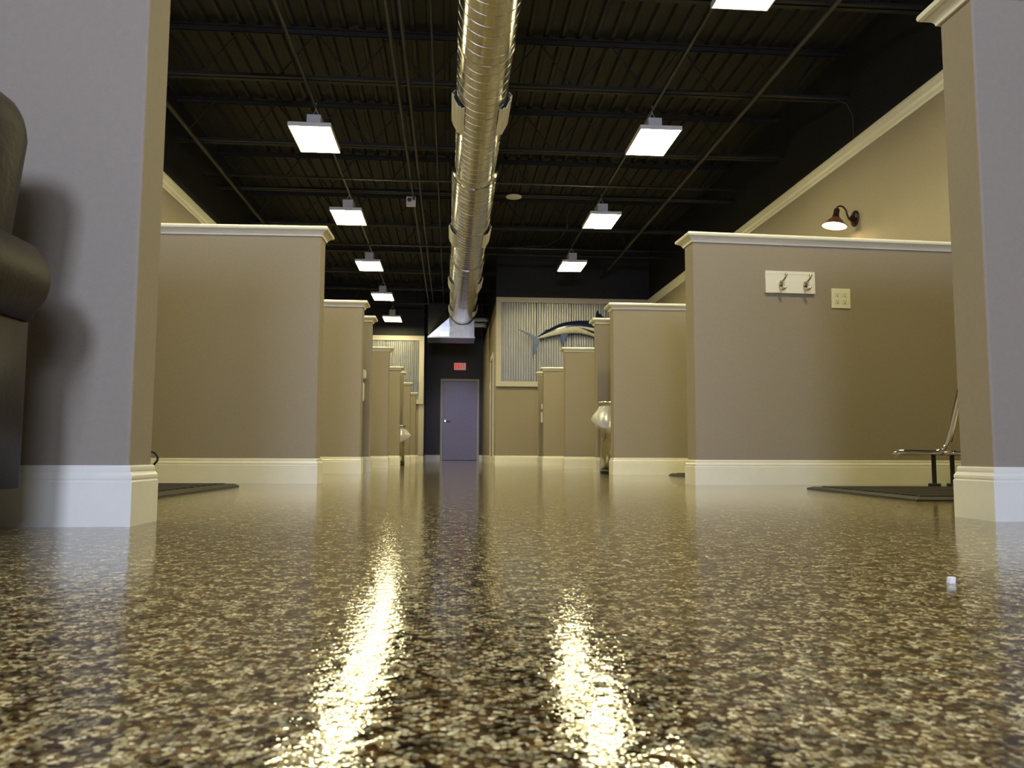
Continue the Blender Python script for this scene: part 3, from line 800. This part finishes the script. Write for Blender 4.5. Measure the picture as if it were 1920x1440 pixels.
# ------------------------------------------------------------------ rubber mats
def mat_rug(label, x0, x1, y0, y1, rz=0.0, ribs=14, th=0.016):
    cx, cy = (x0 + x1) / 2, (y0 + y1) / 2
    t = thing('rubber_mat', label, 'mat', (cx, cy, 0), rz, 'dark rubber floor mats')
    a, b = (x1 - x0) / 2, (y1 - y0) / 2
    bm = bmesh.new()
    pr = [(1.0, 0.0), (1.0, 0.006), (0.965, th), ]
    lo = [[bm.verts.new((sx * (a - (1 - k) * a), sy * (b - (1 - k) * a), z)) for sx, sy in ((-1, -1), (1, -1), (1, 1), (-1, 1))] for k, z in pr]
    for p, q in zip(lo, lo[1:]):
        for i in range(4): bm.faces.new((p[i], p[(i + 1) % 4], q[(i + 1) % 4], q[i]))
    bm.faces.new(lo[0][::-1]); bm.faces.new(lo[-1])
    obj('mat_sheet', bm, RUBBER, t)
    bm = bmesh.new()
    for k in range(ribs):
        y = -b * 0.9 + 1.8 * b * (k + 0.25) / ribs
        box(bm, -a * 0.92, a * 0.92, y, y + 0.9 * b / ribs, th - 0.001, th + 0.004)
    obj('raised_ribs', bm, RUBBER, t)


mat_rug('dark rubber mat on the floor of the first left booth', -2.15, -1.045, 2.82, 4.02, radians(-2))
mat_rug('dark rubber mat on the floor of the first right booth under the low chair', 1.69, 2.85, 2.72, 3.72, radians(-3), th=0.013)
mat_rug('striped dark rubber mat in the second right booth behind the hook rack partition', 1.72, 2.75, 5.15, 6.20, radians(0), 7, 0.018)

# ------------------------------------------------------------------ low chair in the right booth
ch = thing('low_chair', 'low black chair with chrome side rails standing in the first right booth', 'chair', (2.553, 3.95, 0), radians(-33))


def jpath(y):
    return [(-0.245, y, 0.168), (-0.225, y, 0.180), (-0.18, y, 0.183), (-0.06, y, 0.180), (-0.03, y, 0.181), (-0.005, y, 0.195), (0.012, y, 0.225), (0.035, y, 0.30), (0.075, y, 0.46), (0.105, y, 0.60)]


for y in (-0.02, 0.13):
    bm = bmesh.new(); tube(bm, jpath(y), 0.0135, 10); obj('side_rail', bm, CHROME, ch, True)
bm = bmesh.new(); box(bm, -0.21, -0.03, -0.008, 0.118, 0.166, 0.190, 0.006); obj('seat', bm, VINYL, ch)
bm = bmesh.new()
p0, p1 = Vector((0.02, 0, 0.235)), Vector((0.106, 0, 0.61)); n = Vector((p1.z - p0.z, 0, -(p1.x - p0.x))).normalized() * 0.014
vs = [bm.verts.new(p + q * n + Vector((0, y, 0))) for p in (p0, p1) for q in (-1, 1) for y in (-0.008, 0.118)]
for f in ((0, 1, 3, 2), (4, 6, 7, 5), (0, 4, 5, 1), (2, 3, 7, 6), (0, 2, 6, 4), (1, 5, 7, 3)): bm.faces.new([vs[i] for i in f])
obj('backrest', bm, VINYL, ch)
bm = bmesh.new(); tube(bm, [(-0.055, 0.055, 0.176), (0.22, 0.055, 0.176)], 0.0135, 10); obj('cross_beam', bm, CHROME, ch, True)
for x, y in ((-0.055, 0.055), (0.030, 0.10)):
    bm = bmesh.new(); box(bm, x - 0.011, x + 0.011, y - 0.011, y + 0.011, 0.016, 0.170, 0.002); lg = obj('leg', bm, BLKMETAL, ch)
    bm = bmesh.new(); box(bm, x - 0.030, x + 0.030, y - 0.04, y + 0.04, 0.0, 0.017, 0.003); obj('foot_plate', bm, BLKMETAL, lg)

# ------------------------------------------------------------------ leather armchair at the left edge
ac = thing('leather_armchair', 'dark brown leather armchair at the left edge, back against the bluish partition', 'armchair', (-1.236, 1.2, 0))
W, Y0, Y1 = 0.415, -0.42, 0.43


def extr(name, prof, y0, y1, m, parent, bev=0.015, smooth=True, seg=3):
    bm = bmesh.new(); A = [bm.verts.new((x, y0, z)) for x, z in prof]; B = [bm.verts.new((x, y1, z)) for x, z in prof]; n = len(prof)
    fa = bm.faces.new(A); fb = bm.faces.new(B[::-1])
    for k in range(n): bm.faces.new((A[k], A[(k + 1) % n], B[(k + 1) % n], B[k]))
    bmesh.ops.bevel(bm, geom=list(fa.edges) + list(fb.edges), offset=bev, segments=seg, profile=0.5, affect='EDGES')
    return obj(name, bm, m, parent, smooth)


for s in (-1, 1):
    prof = []
    for k in range(29):
        a = radians(-70 + 10 * k)
        prof.append((s * (W - 0.052 + 0.098 * cos(a)), 0.492 + 0.090 * sin(a)))
    arm = extr('arm_roll', prof, Y0, Y1 - 0.03, LEATHER, ac, 0.02)
    extr('side_panel', [(s * (W - 0.12), 0.095), (s * W, 0.095), (s * W, 0.43), (s * (W - 0.12), 0.43)], Y0 + 0.02, Y1 - 0.02, LEATHER, ac, 0.012)
# back with softly pillowed cushion
bm = bmesh.new(); box(bm, -W + 0.03, W - 0.03, Y1 - 0.24, Y1 - 0.03, 0.35, 0.852)
for v in bm.verts:
    if v.co.z > 0.6: v.co.x *= 1.11; v.co.y += 0.02
bmesh.ops.bevel(bm, geom=bm.edges[:], offset=0.085, segments=6, profile=0.5, affect='EDGES')
bk = obj('back_cushion', bm, LEATHER, ac, True)
bm = bmesh.new()
tube(bm, [(W - 0.06, Y1 - 0.20, 0.845), (W - 0.03, Y1 - 0.215, 0.78), (W - 0.012, Y1 - 0.22, 0.65), (W - 0.01, Y1 - 0.22, 0.58)], 0.006, 8); obj('piping', bm, PIPING, bk, True)
bm = bmesh.new(); box(bm, -W + 0.11, W - 0.11, Y0 + 0.02, Y1 - 0.2, 0.27, 0.45, 0.05); obj('seat_cushion', bm, LEATHER, ac, True)
bm = bmesh.new(); box(bm, -W + 0.12, W - 0.12, Y0 + 0.04, Y1 - 0.04, 0.10, 0.28, 0.01); obj('front_apron', bm, LEATHER, ac)
for sx in (-1, 1):
    for yy in (Y0 + 0.07, Y1 - 0.09):
        bm = bmesh.new(); box(bm, sx * (W - 0.07) - 0.04, sx * (W - 0.07) + 0.04, yy - 0.035, yy + 0.035, 0, 0.10, 0.006); obj('leg', bm, BLKMETAL, ac)

# ------------------------------------------------------------------ cord, paper scrap
run('power_cord', 'black power cord hooking out from behind the near left partition', 'cord',
    [(-1.262 + 0.042 * cos(a_ / 10.0), 3.45, 0.138 + 0.034 * sin(a_ / 10.0)) for a_ in range(22, -4, -2)] + [(-1.236, 3.45, 0.112), (-1.262, 3.45, 0.096), (-1.31, 3.45, 0.075), (-1.38, 3.43, 0.04), (-1.45, 3.4, 0.028), (-1.6, 3.3, 0.0265)], 0.0048, BLKMETAL)
bm = bmesh.new(); box(bm, -0.0050, 0.0050, -0.003, 0.003, 0, 0.0085, 0.0012)
for v in bm.verts: v.co.x += 0.12 * v.co.z
s_ = obj('paper_scrap', bm, WHITEPL); s_.location = (0.640, 0.99, 0.0); s_.rotation_euler = (0, 0, 0.3)
tag(s_, 'tiny white paper scrap lying alone on the floor at the right', 'scrap')
